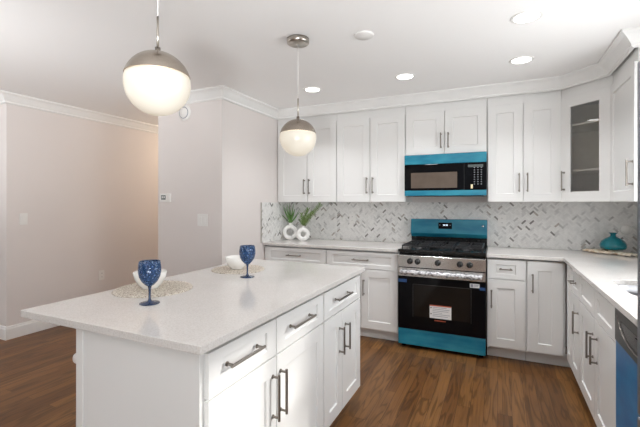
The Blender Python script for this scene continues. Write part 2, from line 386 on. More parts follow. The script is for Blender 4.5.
# right wall with the sink window opening
wy0, wy1, wz0, wz1 = 1.62, 2.92, 1.08, 2.08
struct(MB().box(XR, YR, 0, XR+.12, -2.25, CH).box(XR, -2.25, 0, XR+.12, -.45, .75).box(XR, -2.25, 2.1, XR+.12, -.45, CH).box(XR, -.45, 0, XR+.12, wy0, CH).box(XR, wy1, 0, XR+.12, YB+.1, CH).box(XR, wy0, 0, XR+.12, wy1, wz0).box(XR, wy0, wz1, XR+.12, wy1, CH).build('wall_right', M['wall']))
def window(n, a, b, z0, z1, axis, pos, depth, cols=2, rows=2):
    """opening a..b along the wall; axis 'X' -> wall is at x=pos, else y=pos; frame fills the opening"""
    mb = MB(); pb = MB(); t = 0.045; y0, y1 = pos, pos + depth
    def q(m, u0, v0, u1, v1, d0, d1):
        lo, hi = min(d0, d1), max(d0, d1)
        if axis == 'X': m.box(lo, u0, v0, hi, u1, v1)
        else: m.box(u0, lo, v0, u1, hi, v1)
    q(mb, a, z0, a+t, z1, y0, y1); q(mb, b-t, z0, b, z1, y0, y1); q(mb, a+t, z0, b-t, z0+t, y0, y1); q(mb, a+t, z1-t, b-t, z1, y0, y1)
    m0 = y0 + depth*.4; m1 = y0 + depth*.6
    for i in range(1, cols):
        c = a + (b-a)*i/cols; q(mb, c-.02, z0+t, c+.02, z1-t, m0, m1)
    for i in range(1, rows):
        c = z0 + (z1-z0)*i/rows; q(mb, a+t, c-.015, b-t, c+.015, m0+.002, m1-.002)
    f = struct(mb.build('window_%d' % n, M['trim'], bevel=.003))
    q(pb, a+t, z0+t, b-t, z1-t, y0+depth*.48, y0+depth*.52)
    p = pb.build('pane', M['pane'], f)
    return f
window(1, wy0, wy1, wz0, wz1, 'X', XR, 0.11, 3, 2)
window(4, -2.25, -.45, .75, 2.1, 'X', XR, 0.11, 2, 2)  # added window out of view, goes with the right rear fill panel
# unseen tree added outside the sink window to break up the sun
def dapple_tree():
    rnd = random.Random(21)
    t = thing('dapple_tree', 'leafy tree added outside the sink window to dapple the sun', 'tree', (3.6, 4.2, 0))
    MB().tube([(0, 0, 0), (.05, 0, 1.2), (-.05, .05, 2.4), (0, 0, 3.4)], [.11, .09, .06, .03], 10).build('trunk', M['stem'], t, smooth=True)
    bm = bmesh.new()
    for k in range(75):
        c = Vector((rnd.gauss(0, .45), rnd.uniform(-1.5, 1.5), rnd.uniform(2.0, 4.0)))
        for j in range(7):
            p = c + Vector((rnd.gauss(0, .10), rnd.gauss(0, .10), rnd.gauss(0, .10))); a = Vector((rnd.gauss(0, 1), rnd.gauss(0, 1), rnd.gauss(0, 1))).normalized(); b = a.orthogonal().normalized(); q = a.cross(b)*.04
            bm.faces.new([bm.verts.new(x) for x in (p - b*.09, p + q, p + b*.09, p - q)])
    me = bpy.data.meshes.new('foliage'); bm.to_mesh(me); bm.free(); me.materials.append(M['leaf'])
    o = bpy.data.objects.new('foliage', me); COL.objects.link(o); o.parent = t
dapple_tree()
# rear wall with added patio opening, side wall with added window, both unseen
struct(MB().box(XF, YR-.12, 0, -3.4, YR, CH).box(.2, YR-.12, 0, XR+.1, YR, CH).box(-3.4, YR-.12, 2.3, .2, YR, CH).build('wall_rear', M['wall']))
window(2, -3.4, .2, 0.0, 2.3, 'Y', YR-.11, 0.1, 3, 1)
struct(MB().box(XF-.12, YR, 0, XF, -1.2, CH).box(XF-.12, 1.2, 0, XF, YC+.12, CH).box(XF-.12, -1.2, 0, XF, 1.2, .6).box(XF-.12, -1.2, 2.1, XF, 1.2, CH).build('wall_side', M['wall']))
window(3, -1.2, 1.2, .6, 2.1, 'X', XF-.11, 0.1, 2, 2)

CP = [(0, CH), (.085, CH), (.085, CH-.014), (.074, CH-.020), (.060, CH-.030), (.040, CH-.055), (.027, CH-.072), (.020, CH-.080), (.020, CH-.092), (.012, CH-.100), (0, CH-.100)]
CP = [(o+0.001 if o else -0.002, z-0.0005) for o, z in CP]
sweep('trim_1', [(XF, YC), (XH, YC), (XH, YE)], CP, M['trim'])
sweep('trim_2', [(XT, YE), (XT, YT), (XL, YT), (XL, 3.922)], CP, M['trim'])
YU = 3.922; XU = .787; YD = 3.642; YUE = 3.05
sweep('trim_3', [(XL+.001, YU), (.507, YU), (XU, YD), (XU, YUE), (XR, YUE), (XR, YR)], CP, M['trim'])
BP = [(-.002, 0.001), (.016, 0.001), (.016, .105), (.011, .115), (.011, .125), (.005, .132), (-.002, .132)]
sweep('baseboard_left', [(XF, YC), (XH, YC), (XH, YE)], BP, M['trim'])
sweep('baseboard_back', [(XT, YE), (XT, YT), (XL, YT), (XL, 3.60)], BP, M['trim'])

# ------------------------------------------------------------------ backsplash (herringbone marble mosaic)
def clip(poly, x0, x1, z0, z1):
    for ax, lim, sg in ((0, x0, 1), (0, x1, -1), (1, z0, 1), (1, z1, -1)):
        out = []
        for i in range(len(poly)):
            a, b = poly[i-1], poly[i]; da = (a[ax]-lim)*sg; db = (b[ax]-lim)*sg
            if (da >= 0) != (db >= 0):
                t = da/(da-db); out.append((a[0]+(b[0]-a[0])*t, a[1]+(b[1]-a[1])*t))
            if db >= 0: out.append(b)
        poly = out
        if len(poly) < 3: return None
    return poly
def herring(name, u1, z0, z1, place, W=0.0165, n=3, g=0.0005):
    bm = bmesh.new(); c = math.sqrt(.5); N_ = int((u1 + 1)/W) + 8
    rnd = random.Random(len(name) + int(u1*10))
    def f(x, y): return ((x-y)*c, (x+y)*c)
    for i in range(-N_, N_):
        for j in range(-N_//(2*n)-4, N_//(2*n)+4):
            ox = (i + 2*n*j)*W; oy = i*W
            for r in ((ox, oy, ox+n*W, oy+W), (ox+n*W, oy+W-n*W, ox+(n+1)*W, oy+W)):
                p = [f(r[0]+g, r[1]+g), f(r[2]-g, r[1]+g), f(r[2]-g, r[3]-g), f(r[0]+g, r[3]-g)]
                p = clip(p, 0, u1, z0, z1)
                if not p: continue
                mi = rnd.choices(range(6), TW)[0] + 1
                top = [bm.verts.new(place(u, z, 0.008)) for u, z in p]; bot = [bm.verts.new(place(u, z, 0.0055)) for u, z in p]
                try: bm.faces.new(top).material_index = mi
                except Exception: continue
                for k in range(len(p)): bm.faces.new((top[k], bot[k], bot[(k+1) % len(p)], top[(k+1) % len(p)])).material_index = mi
    q = [(0, z0), (u1, z0), (u1, z1), (0, z1)]
    F_ = [bm.verts.new(place(u, z, 0.006)) for u, z in q]; B_ = [bm.verts.new(place(u, z, 0.0005)) for u, z in q]
    bm.faces.new(F_).material_index = 0; bm.faces.new(B_[::-1])
    for k in range(4): bm.faces.new((F_[k], B_[k], B_[(k+1) % 4], F_[(k+1) % 4]))
    bmesh.ops.recalc_face_normals(bm, faces=bm.faces[:])
    me = bpy.data.meshes.new(name); bm.to_mesh(me); bm.free()
    for m in [M['grout']] + TILES: me.materials.append(m)
    o = bpy.data.objects.new(name, me); COL.objects.link(o); return struct(o)
herring('trim_4', XR-XL-.018, .9145, 1.3605, lambda u, z, d: (XL+.009+u, YB-d, z))
herring('trim_5', YB-.0095-3.588, .9145, 1.3605, lambda u, z, d: (XL+d, 3.588+u, z))
herring('trim_6', YB-.0095-1.48, .9145, 1.3605 if False else 1.075, lambda u, z, d: (XR-d, YB-.0095-u, z))
herring('trim_7', YB-.0095-3.05, 1.075, 1.3605, lambda u, z, d: (XR-d, YB-.0095-u, z))
struct(bx('trim_8', M['nickel'], (XL+.001, 3.582, .9145), (XL+.010, 3.5875, 1.3605)))

# ------------------------------------------------------------------ cabinetry
def panel_front(name, w_, h_, parent, loc, m=None, st=0.074, glass=False, t=0.019):
    """shaker front, local x 0..w, z 0..h, front at y=-t, back at y=0"""
    m = m or M['cab']; mb = MB(); bm = mb.bm; s2 = 0.006; rd = 0.009
    def ring(x0, z0, x1, z1, y): return [bm.verts.new(p) for p in ((x0, y, z0), (x1, y, z0), (x1, y, z1), (x0, y, z1))]
    a = ring(0, 0, w_, h_, 0); b = ring(0, 0, w_, h_, -t); sx = min(st, w_*.3); sz = min(st, h_*.25)
    c = ring(sx, sz, w_-sx, h_-sz, -t); d = ring(sx+.003, sz+.003, w_-sx-.003, h_-sz-.003, -t+rd)
    def band(A, B):
        for k in range(4): bm.faces.new((A[k], A[(k+1) % 4], B[(k+1) % 4], B[k]))
    band(a, b); band(b, c)
    if glass:
        e = ring(sx+.003, sz+.003, w_-sx-.003, h_-sz-.003, 0); band(c, e); band(e, a)
    else:
        band(c, d); bm.faces.new(d); bm.faces.new(a)
    bmesh.ops.recalc_face_normals(bm, faces=bm.faces[:])
    o = mb.build(name, m, parent, bevel=.0015, loc=loc)
    if glass:
        bx('pane', M['pane'], (sx+.001, -.012, sz+.001), (w_-sx-.001, -.008, h_-sz-.001), o)
    return o
def handle(parent, x, z, L, vert, y=-.019):
    """bar pull centred at (x, z) in the front's local coordinates"""
    mb = MB(); h = L/2; off = .032
    P = (lambda s, d: (x, y-d, z+s)) if vert else (lambda s, d: (x+s, y-d, z))
    mb.tube([P(-h, off), P(h, off)], .0058, 10)
    for s in (-h+.012, h-.012):
        mb.tube([P(s, 0.0002), P(s, .004), P(s, .0045), P(s, off)], [.0085, .0085, .005, .005], 10)
    return mb.build('handle', M['pull'], parent, smooth=False)
G = 0.0036
def carcass(w_, d, z0, z1):
    """base cabinet box with a shadow gap set back under the worktop"""
    mb = MB(); bm = mb.bm; prof = [(0, z0), (d, z0), (d, z1), (.045, z1), (.045, z1-.017), (0, z1-.017)]
    A = [bm.verts.new((.0006, y, z)) for y, z in prof]; B = [bm.verts.new((w_-.0006, y, z)) for y, z in prof]
    bm.faces.new(A); bm.faces.new(B[::-1])
    for k in range(6): bm.faces.new((A[k], A[(k+1) % 6], B[(k+1) % 6], B[k]))
    bmesh.ops.recalc_face_normals(bm, faces=bm.faces[:]); return mb
def unit(label, cat, name, origin, rz, w_, d, z0, z1, fronts, toe=False, group=None, solid_sides=True, z_toe=.10, toe_x=0):
    t = thing(name, label, cat, (origin[0], origin[1], z0 if not toe else 0), rz, group)
    b0 = z_toe if toe else 0; top = z1 if toe else z1 - z0
    body = (carcass(w_, d, b0, top) if toe else MB().box(.0006, 0, b0, w_-.0006, d, top)).build('body', M['cab'], t)
    if toe: bx('toe_kick', M['cab'], (.0006, .075, .001), (w_-.0006+toe_x, .09, z_toe-.0005), t)
    zz = 0 if toe else z0
    for f in fronts:
        x0, x1, fz0, fz1 = f['r']
        o = panel_front(f['k'], x1-x0-2*G, fz1-fz0-2*G, t, (x0+G, -.0005, fz0-zz+G), st=f.get('st', .074))
        if f.get('h'):
            v, hx, hz, L = f['h']; handle(o, hx-x0-G, hz-fz0-G, L, v)
    return t
def D(x0, x1, z0, z1, h=None, k='door', st=.074): return dict(k=k, r=(x0, x1, z0, z1), h=h, st=st)
def DR(x0, x1, z0, z1, h=None): return D(x0, x1, z0, z1, h, 'drawer', .066)

ZU0, ZU1, ZDT = 1.3625, 2.4385, 2.262
BF = 3.662; UF = 3.942
gU = 'white wall cabinets above the back counter'; gB = 'white base cabinets under the back counter'
# back uppers (door face at y=3.922)
unit('white two-door wall cabinet in the left corner, half hidden by the small pendant', 'cabinet', 'wall_cabinet', (XL+.003, UF), 0, .762, YB-UF-.001, ZU0, ZU1,
     [D(.012, .398, ZU0, ZDT, (1, .367, 1.54, .17)), D(.398, .760, ZU0, ZDT, (1, .430, 1.54, .17))], group=gU)
unit('white two-door wall cabinet directly left of the microwave', 'cabinet', 'wall_cabinet', (-1.614, UF), 0, .757, YB-UF-.001, ZU0, ZU1,
     [D(.003, .383, ZU0, ZDT, (1, .350, 1.54, .17)), D(.383, .755, ZU0, ZDT, (1, .416, 1.54, .17))], group=gU)
unit('short white two-door cabinet above the teal microwave', 'cabinet', 'wall_cabinet', (-.855, UF), 0, .763, YB-UF-.001, 1.834, ZU1,
     [D(.003, .382, 1.834, ZDT, (1, .348, 1.965, .15)), D(.382, .760, 1.834, ZDT, (1, .418, 1.965, .15))], group=gU)
unit('white two-door wall cabinet between the microwave and the glass corner cabinet', 'cabinet', 'wall_cabinet', (-.090, UF), 0, .596, YB-UF-.001, ZU0, ZU1,
     [D(.003, .298, ZU0, ZDT, (1, .266, 1.54, .17)), D(.298, .594, ZU0, ZDT, (1, .332, 1.54, .17))], group=gU)
# glass corner cabinet
c_ = math.sqrt(.5)
t = thing('corner_cabinet', 'diagonal white corner wall cabinet with a glass door and inner shelves', 'cabinet', (.507, UF, ZU0), 0)
def LP(pts): return [(x-.507, y-UF) for x, y in pts]
A_ = (.5085, 3.9425); B_ = (.8065, 3.6445)
outer = [A_, B_, (XR-.001, 3.6445), (XR-.001, YB-.001), (.5085, YB-.001)]
HT = ZU1-ZU0
th = .016
mb = MB()
def wallseg(mb, p, q, z0, z1, th_=.016):
    p, q = Vector(p), Vector(q); d = (q-p).normalized(); n = Vector((-d.y, d.x))
    mb.prism([(p.x, p.y), (q.x, q.y), (q.x+n.x*th_, q.y+n.y*th_), (p.x+n.x*th_, p.y+n.y*th_)], z0, z1)
o2 = LP(outer)
wallseg(mb, o2[1], o2[2], .016, HT-.1); wallseg(mb, o2[2], o2[3], .016, HT-.1); wallseg(mb, o2[3], o2[4], .016, HT-.1); wallseg(mb, o2[4], o2[0], .016, HT-.1)
mb.build('side_panel', M['cab_in'], t)
MB().prism(o2, 0, .0155).build('bottom_panel', M['cab'], t)
MB().prism(o2, HT-.18, HT).build('body', M['cab'], t)
inner = LP([(A_[0]+.017, A_[1]+.018), (B_[0]+.018, B_[1]+.017), (XR-.018, 3.662), (XR-.018, YB-.018), (.5255, YB-.018)])
for z in (1.622, 2.012):
    MB().prism(inner, z-ZU0, z-ZU0+.017).build('shelf', M['cab_in'], t)
dw = math.dist(A_, B_)
hold = panel_front('door', dw-.006-2*G, ZDT-ZU0-2*G, t, (A_[0]-.507+c_*(.003+G), A_[1]-UF-c_*(.003+G), G), st=.085, glass=True)
hold.rotation_euler = (0, 0, R(-45)); handle(hold, .030, .178, .17, 1)
# upper right
unit('white wall cabinet on the right-hand wall beside the glass corner cabinet', 'cabinet', 'wall_cabinet', (XU+.02, 3.6425), R(-90), .5925, XR-XU-.0215, ZU0, ZU1,
     [D(.003, .589, ZU0, ZDT, (1, .555, 1.55, .17))])

ZB = .8855
# back base cabinets
unit('white base cabinet in the far left corner under the round vases', 'cabinet', 'base_cabinet', (XL+.003, BF), 0, .760, YB-BF-.001, .1, ZB,
     [DR(.014, .758, .70, ZB-.016, (0, .386, .79, .17)), D(.014, .386, .112, .70, (1, .352, .53, .155)), D(.386, .758, .112, .70, (1, .42, .53, .155))], True, gB)
unit('white base cabinet with wide drawer directly left of the range', 'cabinet', 'base_cabinet', (-1.615, BF), 0, .753, YB-BF-.001, .1, ZB,
     [DR(.003, .751, .70, ZB-.016, (0, .377, .79, .17)), D(.003, .377, .112, .70, (1, .344, .52, .155)), D(.377, .751, .112, .70, (1, .410, .52, .155))], True, gB)
unit('narrow white base cabinet with a small drawer just right of the range', 'cabinet', 'base_cabinet', (-.088, BF), 0, .305, YB-BF-.001, .1, ZB,
     [DR(.003, .296, .70, ZB-.016, (0, .150, .79, .10)), D(.003, .296, .112, .70, (1, .038, .53, .155))], True, gB)
unit('white corner base cabinet with one full-height door and no drawer', 'cabinet', 'base_cabinet', (.2185, BF), 0, .279, YB-BF-.001, .1, ZB,
     [D(.006, .262, .112, ZB-.016, (1, .044, .69, .155))], True, gB, toe_x=.11)
# right run (door face at x=.498)
XB = .518
def YX(y, y0): return y0 - y
gR = 'white base cabinets along the right-hand counter'
unit('narrow white full-height door cabinet at the corner of the right-hand run', 'cabinet', 'base_cabinet', (XB, 3.64), R(-90), .235, XR-XB-.001, .1, ZB,
     [D(.035, .234, .112, ZB-.016, None)], True, gR)
unit('narrow white base cabinet with drawer between corner door and sink cabinet', 'cabinet', 'base_cabinet', (XB, 3.404), R(-90), .314, XR-XB-.001, .1, ZB,
     [DR(.002, .312, .70, ZB-.016, (0, .157, .79, .11)), D(.002, .312, .112, .70, (1, .285, .535, .155))], True, gR)
def sink_unit():
    y0 = 3.089; w_ = .892
    t = thing('sink_cabinet', 'white sink base cabinet with two false drawer fronts and paired doors', 'cabinet', (XB, y0, 0), R(-90), gR)
    # hollow carcass so the basin has room
    mb = MB(); d = XR-XB-.001
    mb.box(.0006, 0, .1, .018, d, ZB).box(w_-.018, 0, .1, w_-.0006, d, ZB).box(.018, 0, .1, w_-.018, d, .118).box(.018, d-.01, .118, w_-.018, d, ZB).box(.018, 0, .118, w_-.018, .016, ZB-.017)
    mb.build('body', M['cab'], t)
    bx('toe_kick', M['cab'], (.0006, .075, .001), (w_-.0006, .09, .099), t)
    for x0, x1, hx in ((.002, .446, .42), (.446, .890, .478)):
        panel_front('drawer_front', x1-x0-2*G, ZB-.016-.70-2*G, t, (x0+G, -.0005, .70+G), st=.066)
        o = panel_front('door', x1-x0-2*G, .588-2*G, t, (x0+G, -.0005, .112+G)); handle(o, hx-x0-G+(.0 if x0 < .1 else .04), .535-.112-G, .155, 1)
    return t
sink_unit()

# ------------------------------------------------------------------ countertops
def rrect(x0, y0, x1, y1, r, n=6):
    pts = []
    for cx, cy, a0 in ((x1-r, y1-r, 0), (x0+r, y1-r, 90), (x0+r, y0+r, 180), (x1-r, y0+r, 270)):
        for k in range(n+1):
            a = R(a0 + 90*k/n); pts.append((cx+r*math.cos(a), cy+r*math.sin(a)))
    return pts
CZ = .914; CB = .886
tag(MB().prism([(XL+.011, 3.622), (-.862, 3.622), (-.862, YB-.0005), (XL+.0005, YB-.0005), (XL+.0005, 3.622)][0:1] + [(-.862, 3.622), (-.862, YB-.009), (XL+.001, YB-.009), (XL+.001, 3.622)], CB, CZ).build('countertop', M['quartz'], bevel=.002),
    'pale quartz countertop on the back wall left of the range, carrying the vases', 'countertop')
SX0, SX1, SY0, SY1 = .585, 1.00, 2.245, 2.735
tag(MB().prism([(-.088, 3.622), (.478, 3.622), (.478, 1.475), (XR-.009, 1.475), (XR-.009, YB-.009), (-.088, YB-.009)], CB, CZ, hole=rrect(SX0, SY0, SX1, SY1, .10)).build('countertop', M['quartz'], bevel=.002),
    'L-shaped pale quartz countertop with the sink, right of the range', 'countertop')
# sink basin
def basin():
    bm = bmesh.new()
    levels = [(0.012, CB-.001, .10), (-.004, CB-.001, .088), (-.006, CB-.05, .085), (-.010, CB-.19, .08), (-.05, CB-.205, .06)]
    rings = []
    for off, z, r in levels:
        rings.append([bm.verts.new((x, y, z)) for x, y in rrect(SX0-off, SY0-off, SX1+off, SY1+off, r)])
    for A, B in zip(rings, rings[1:]):
        n = len(A)
        for k in range(n): bm.faces.new((A[k], A[(k+1) % n], B[(k+1) % n], B[k]))
    bm.faces.new(rings[-1]); bmesh.ops.recalc_face_normals(bm, faces=bm.faces[:])
    for f in bm.faces: f.normal_flip()
    me = bpy.data.meshes.new('kitchen_sink'); bm.to_mesh(me); bm.free(); me.materials.append(M['sinksteel'])
    for p in me.polygons: p.use_smooth = True
    o = bpy.data.objects.new('kitchen_sink', me); COL.objects.link(o)
    so = o.modifiers.new('solid', 'SOLIDIFY'); so.thickness = .002
    tag(o, 'stainless undermount sink basin sunk in the right-hand countertop', 'sink')
    MB().lathe([(0, .003), (.035, .003), (.042, 0.001)], 24, ((SX0+SX1)/2, (SY0+SY1)/2, CB-.204)).build('drain', M['steel'], o)
basin()

# ------------------------------------------------------------------ island
IX0, IX1, IY0, IY1 = -1.785, -.830, .918, 2.50
IF = -.850  # door face
t = thing('kitchen_island', 'white kitchen island body with shaker drawers and doors', 'island', (IF-.02, .945, 0), R(90))
W_ = 2.50-.945; DEP = (IF-.02) - (-1.456)
carcass(W_, DEP, .1, ZB).build('body', M['cab'], t)
bx('toe_kick', M['cab'], (.012, .06, .001), (W_-.012, DEP-.001, .0995), t)
# end panel (faces the camera) with applied stiles
mb = MB()
mb.box(-.006, -.0165, .001, -.0005, .035, ZB).box(-.006, DEP-.035, .001, -.0005, DEP, ZB).box(-.006, .035, .78+.09, -.0005, DEP-.035, ZB)
mb.build('end_panel', M['cab'], t, bevel=.001)
mb = MB(); mb.box(0.0, DEP+.0003, .001, W_, DEP+.012, ZB); mb.build('back_panel', M['cab'], t)
def isl(k, y0, y1, z0, z1, h):
    x0, x1 = y0-.945, y1-.945
    o = panel_front(k, x1-x0-2*G, z1-z0-2*G, t, (x0+G, -.0005, z0+G), st=.074 if k == 'door' else .068)
    v, hy, hz, L = h; handle(o, hy-.945-x0-G, hz-z0-G, L, v)
ZI = ZB-.016
isl('drawer', .975, 1.400, .712, ZI, (0, 1.160, .80, .205)); isl('drawer', 1.400, 1.884, .712, ZI, (0, 1.612, .80, .215))
isl('drawer', 1.892, 2.494, .712, ZI, (0, 2.142, .80, .22))
isl('door', .975, 1.400, .106, .712, (1, 1.368, .55, .19)); isl('door', 1.400, 1.884, .106, .712, (1, 1.430, .55, .19))
isl('door', 1.892, 2.158, .106, .712, (1, 2.112, .545, .16)); isl('door', 2.158, 2.494, .106, .712, (1, 2.206, .545, .16))
tag(MB().prism(rrect(IX0, IY0, IX1, 2.524, .004, 3), ZB+.0005, CZ).build('island_countertop', M['quartz'], bevel=.002),
    'large pale speckled quartz slab on the island with seating overhang', 'countertop')

# ------------------------------------------------------------------ range
def gas_range():
    x0 = -.855; W = .762; yf = 3.600; yb = 4.262
    t = thing('gas_range', 'gas range with black oven door and teal protective film', 'stove', (x0, yf, 0))
    D_ = yb - yf
    MB().box(.001, .03, .035, W-.001, D_, .898).build('body', M['black'], t, bevel=.002)
    for sx in (.04, W-.04):
        for sy in (.07, D_-.06): MB().lathe([(0, 0.0), (.016, 0.0), (.016, .0345), (0, .0345)], 14, (sx, sy, 0)).build('foot', M['black'], t)
    MB().box(.002, .0, .035, W-.002, .0295, .182).build('drawer', M['film'], t, bevel=.003)
    dr = MB().box(.002, -.006, .186, W-.002, .0295, .752).build('oven_door', M['blackglass'], t, bevel=.003)
    bx('window', M['ovenwin'], (.15, -.0075, .31), (.635, -.0062, .60), dr)
    mb = MB(); mb.box(.14, -.0072, .603, .645, -.0062, .606).box(.14, -.0072, .30, .143, -.0062, .603).box(.642, -.0072, .30, .645, -.0062, .603)
    mb.build('window_border', M['dwpanel'], dr)
    # handle strip + wrapped handle
    bx('door_trim', M['steel'], (.002, -.0095, .675), (W-.002, -.0062, .751), dr)
    mb = MB(); n = 26
    mb.tube([(.03 + (W-.06)*i/n, -.048, .716 + .003*math.sin(i*2.1)) for i in range(n+1)], [.020 + .0035*math.sin(i*1.7) + .002*math.sin(i*3.9) for i in range(n+1)], 14, 1.1)
    h = mb.build('handle', M['bubble'], dr, smooth=True); h['label'] = 'oven handle wrapped in clear bubble film'
    for sx in (.05, W-.05): bx('handle_post', M['steel'], (sx-.010, -.04, .705), (sx+.010, -.009, .727), dr, .002)
    # stickers
    s = bx('sticker', M['paper'], (.292, -.0085, .312), (.480, -.0078, .430), dr); s['label'] = 'white warning sticker with red top edge'
    bx('print', M['redink'], (.292, -.0090, .421), (.480, -.0086, .430), s)
    mb = MB()
    for k, (a, b) in enumerate(((.318, .44), (.318, .465), (.318, .455), (.318, .40), (.318, .468), (.318, .45))):
        z = .408 - k*.0155; mb.box(a, -.0090, z, b, -.0086, z+.004)
    mb.build('print', M['greyink'], s)
    for z in (.400, .345): bx('print', M['blackink'], (.300, -.0090, z), (.309, -.0086, z+.010), s)
    s = bx('sticker', M['paper'], (.634, -.0085, .617), (.712, -.0078, .652), dr)
    mb = MB(); mb.box(.640, -.0090, .622, .660, -.0086, .648).box(.665, -.0090, .640, .705, -.0086, .645).box(.665, -.0090, .630, .700, -.0086, .634); mb.build('print', M['greyink'], s)
    bx('tape', M['bluetape'], (.712, -.0085, .600), (W-.003, -.0078, .625), dr)
    bx('tape', M['bluetape'], (.004, -.0085, .615), (.085, -.0078, .645), dr)
    mb = MB()
    for k in range(9): mb.box(.335+k*.011, -.0071, .287, .342+k*.011, -.0062, .295)
    q = mb.build('print', M['redink'], dr)
    # control panel
    cp = MB(); bm = cp.bm
    prof = [(.0, .757), (-.004, .864), (.03, .885), (.06, .885), (.06, .757)]
    for sx in (0.001, W-.001): pass
    A = [bm.verts.new((.001, y, z)) for y, z in prof]; B = [bm.verts.new((W-.001, y, z)) for y, z in prof]
    bm.faces.new(A); bm.faces.new(B[::-1])
    for k in range(5): bm.faces.new((A[k], A[(k+1) % 5], B[(k+1) % 5], B[k]))
    bmesh.ops.recalc_face_normals(bm, faces=bm.faces[:])
    c = cp.build('control_panel', M['steel'], t, bevel=.002)
    for kx in (.112, .182, .362, .550, .632):
        k = MB().lathe([(0, -.036), (.017, -.036), (.020, -.030), (.022, -.012), (.026, -.010), (.026, 0)], 24, (kx, -.003, .812), 'Y').build('knob', M['black'], c)
        bx('grip', M['iron'], (kx-.004, -.047, .790), (kx+.004, -.038, .834), k, .002)
    # cooktop
    ct = MB().box(0, .002, .8985, W, D_-.0, .922).build('cooktop', M['black'], t, bevel=.004)
    for bx_, by, r in ((.16, .17, .045), (.16, .44, .035), (.381, .30, .042), (.60, .17, .042), (.60, .44, .035)):
        b = MB().lathe([(0, .012), (r*.85, .012), (r, .008), (r, .004), (r*1.25, 0), (r*1.25, -.001)], 24, (bx_, by, .923)).build('burner', M['iron'], ct)
        MB().lathe([(0, .020), (r*.6, .020), (r*.7, .0135), (r*.7, .0125)], 20, (bx_, by, .923)).build('burner_cap', M['iron'], b)
    for gx0, gx1 in ((.025, .262), (.272, .490), (.500, .737)):
        mb = MB(); z0, z1 = .945, .957; y0, y1 = .05, D_-.09; b = .010
        for y in (y0, (y0+y1)/2-.005, y1-b): mb.box(gx0, y, z0, gx1, y+b, z1)
        for x in (gx0, gx1-b): mb.box(x, y0+b, z0, x+b, y1-b, z1+.0)
        cx = (gx0+gx1)/2
        for yy in (.25, .75):
            cy = y0 + (y1-y0)*yy
            mb.box(gx0+b, cy-.004, z0+.001, cx-.025, cy+.004, z1+.004); mb.box(cx+.025, cy-.004, z0+.001, gx1-b, cy+.004, z1+.004)
            mb.box(cx-.004, cy+.025, z0+.001, cx+.004, cy+.105, z1+.004); mb.box(cx-.004, cy-.105, z0+.001, cx+.004, cy-.025, z1+.004)
        for x in (gx0, gx1-b):
            for y in (y0, y1-b): mb.box(x, y, .9225, x+b, y+b, z0)
        mb.build('grate', M['iron'], ct, bevel=.0015)
    # backguard
    bg = MB().box(.004, D_-.055, .9225, W-.004, D_-.001, .995).build('backguard', M['black'], t, bevel=.003)
    cv = MB(); bm = cv.bm; pf = [(D_-.075, 1.184), (D_-.095, 1.035), (D_-.062, .996), (D_-.001, .996), (D_-.001, 1.184)]
    A = [bm.verts.new((.003, y, z)) for y, z in pf]; B = [bm.verts.new((W-.003, y, z)) for y, z in pf]
    bm.faces.new(A); bm.faces.new(B[::-1])
    for k in range(5): bm.faces.new((A[k], A[(k+1) % 5], B[(k+1) % 5], B[k]))
    bmesh.ops.recalc_face_normals(bm, faces=bm.faces[:])
    f = cv.build('backguard_cover', M['film'], bg, bevel=.005)
    d = bx('display', M['blackglass'], (.290, D_-.092, 1.085), (.425, D_-.079, 1.150), bg, 0)
    for a in (.338, .350, .364, .376): bx('display_digit', M['digits'], (a, D_-.0932, 1.118), (a+.008, D_-.0922, 1.132), bg)
    for a in (.300, .402): bx('display_icon', M['keys'], (a, D_-.0932, 1.122), (a+.012, D_-.0922, 1.127), bg)
    MB().lathe([(0, -.001), (.010, -.001), (.010, 0.0)], 16, (.72, D_-.084, 1.12), 'Y').build('badge', M['steel'], bg)
    return t
gas_range()

# ------------------------------------------------------------------ microwave
def microwave():
    x0 = -.8535; W = .760; yf = 3.872; z0 = 1.421; H_ = .4115
    t = thing('microwave', 'black over-the-range microwave with teal film strips above the stove', 'microwave', (x0, yf, z0))
    MB().box(0, .022, .004, W, YB-yf-.0095, H_).build('body', M['black'], t, bevel=.002)
    MB().box(0, 0, .315, W, .0215, H_-.001).build('vent_panel', M['film'], t, bevel=.004)
    d = MB().box(0, 0, .058, W*.745, .0215, .313).build('door', M['blackglass'], t, bevel=.003)
    bx('window', M['mwwin'], (.066, -.0012, .080), (.502, -.0003, .232), d)
    k = MB().box(W*.748, 0, .058, W, .0215, .313).build('control_panel', M['blackglass'], t, bevel=.003)
    mb = MB()
    for r in range(8):
        for c in range(3): mb.box(.650+c*.030, -.0010, .108+r*.022, .660+c*.030, -.0003, .114+r*.022)
    mb.build('keypad', M['keys'], k)
    bx('display', M['screen'], (.598, -.0010, .270), (.730, -.0003, .295), k)
    s = bx('sticker', M['yellow'], (.623, -.0010, .070), (.641, -.0003, .108), k); s['label'] = 'small pale yellow sticker'
    MB().box(0, 0, .004, W, .0215, .056).build('lower_trim', M['film'], t, bevel=.004)
    bx('vent_grille', M['iron'], (.03, .03, .0), (W-.03, .36, .0037), t)
microwave()

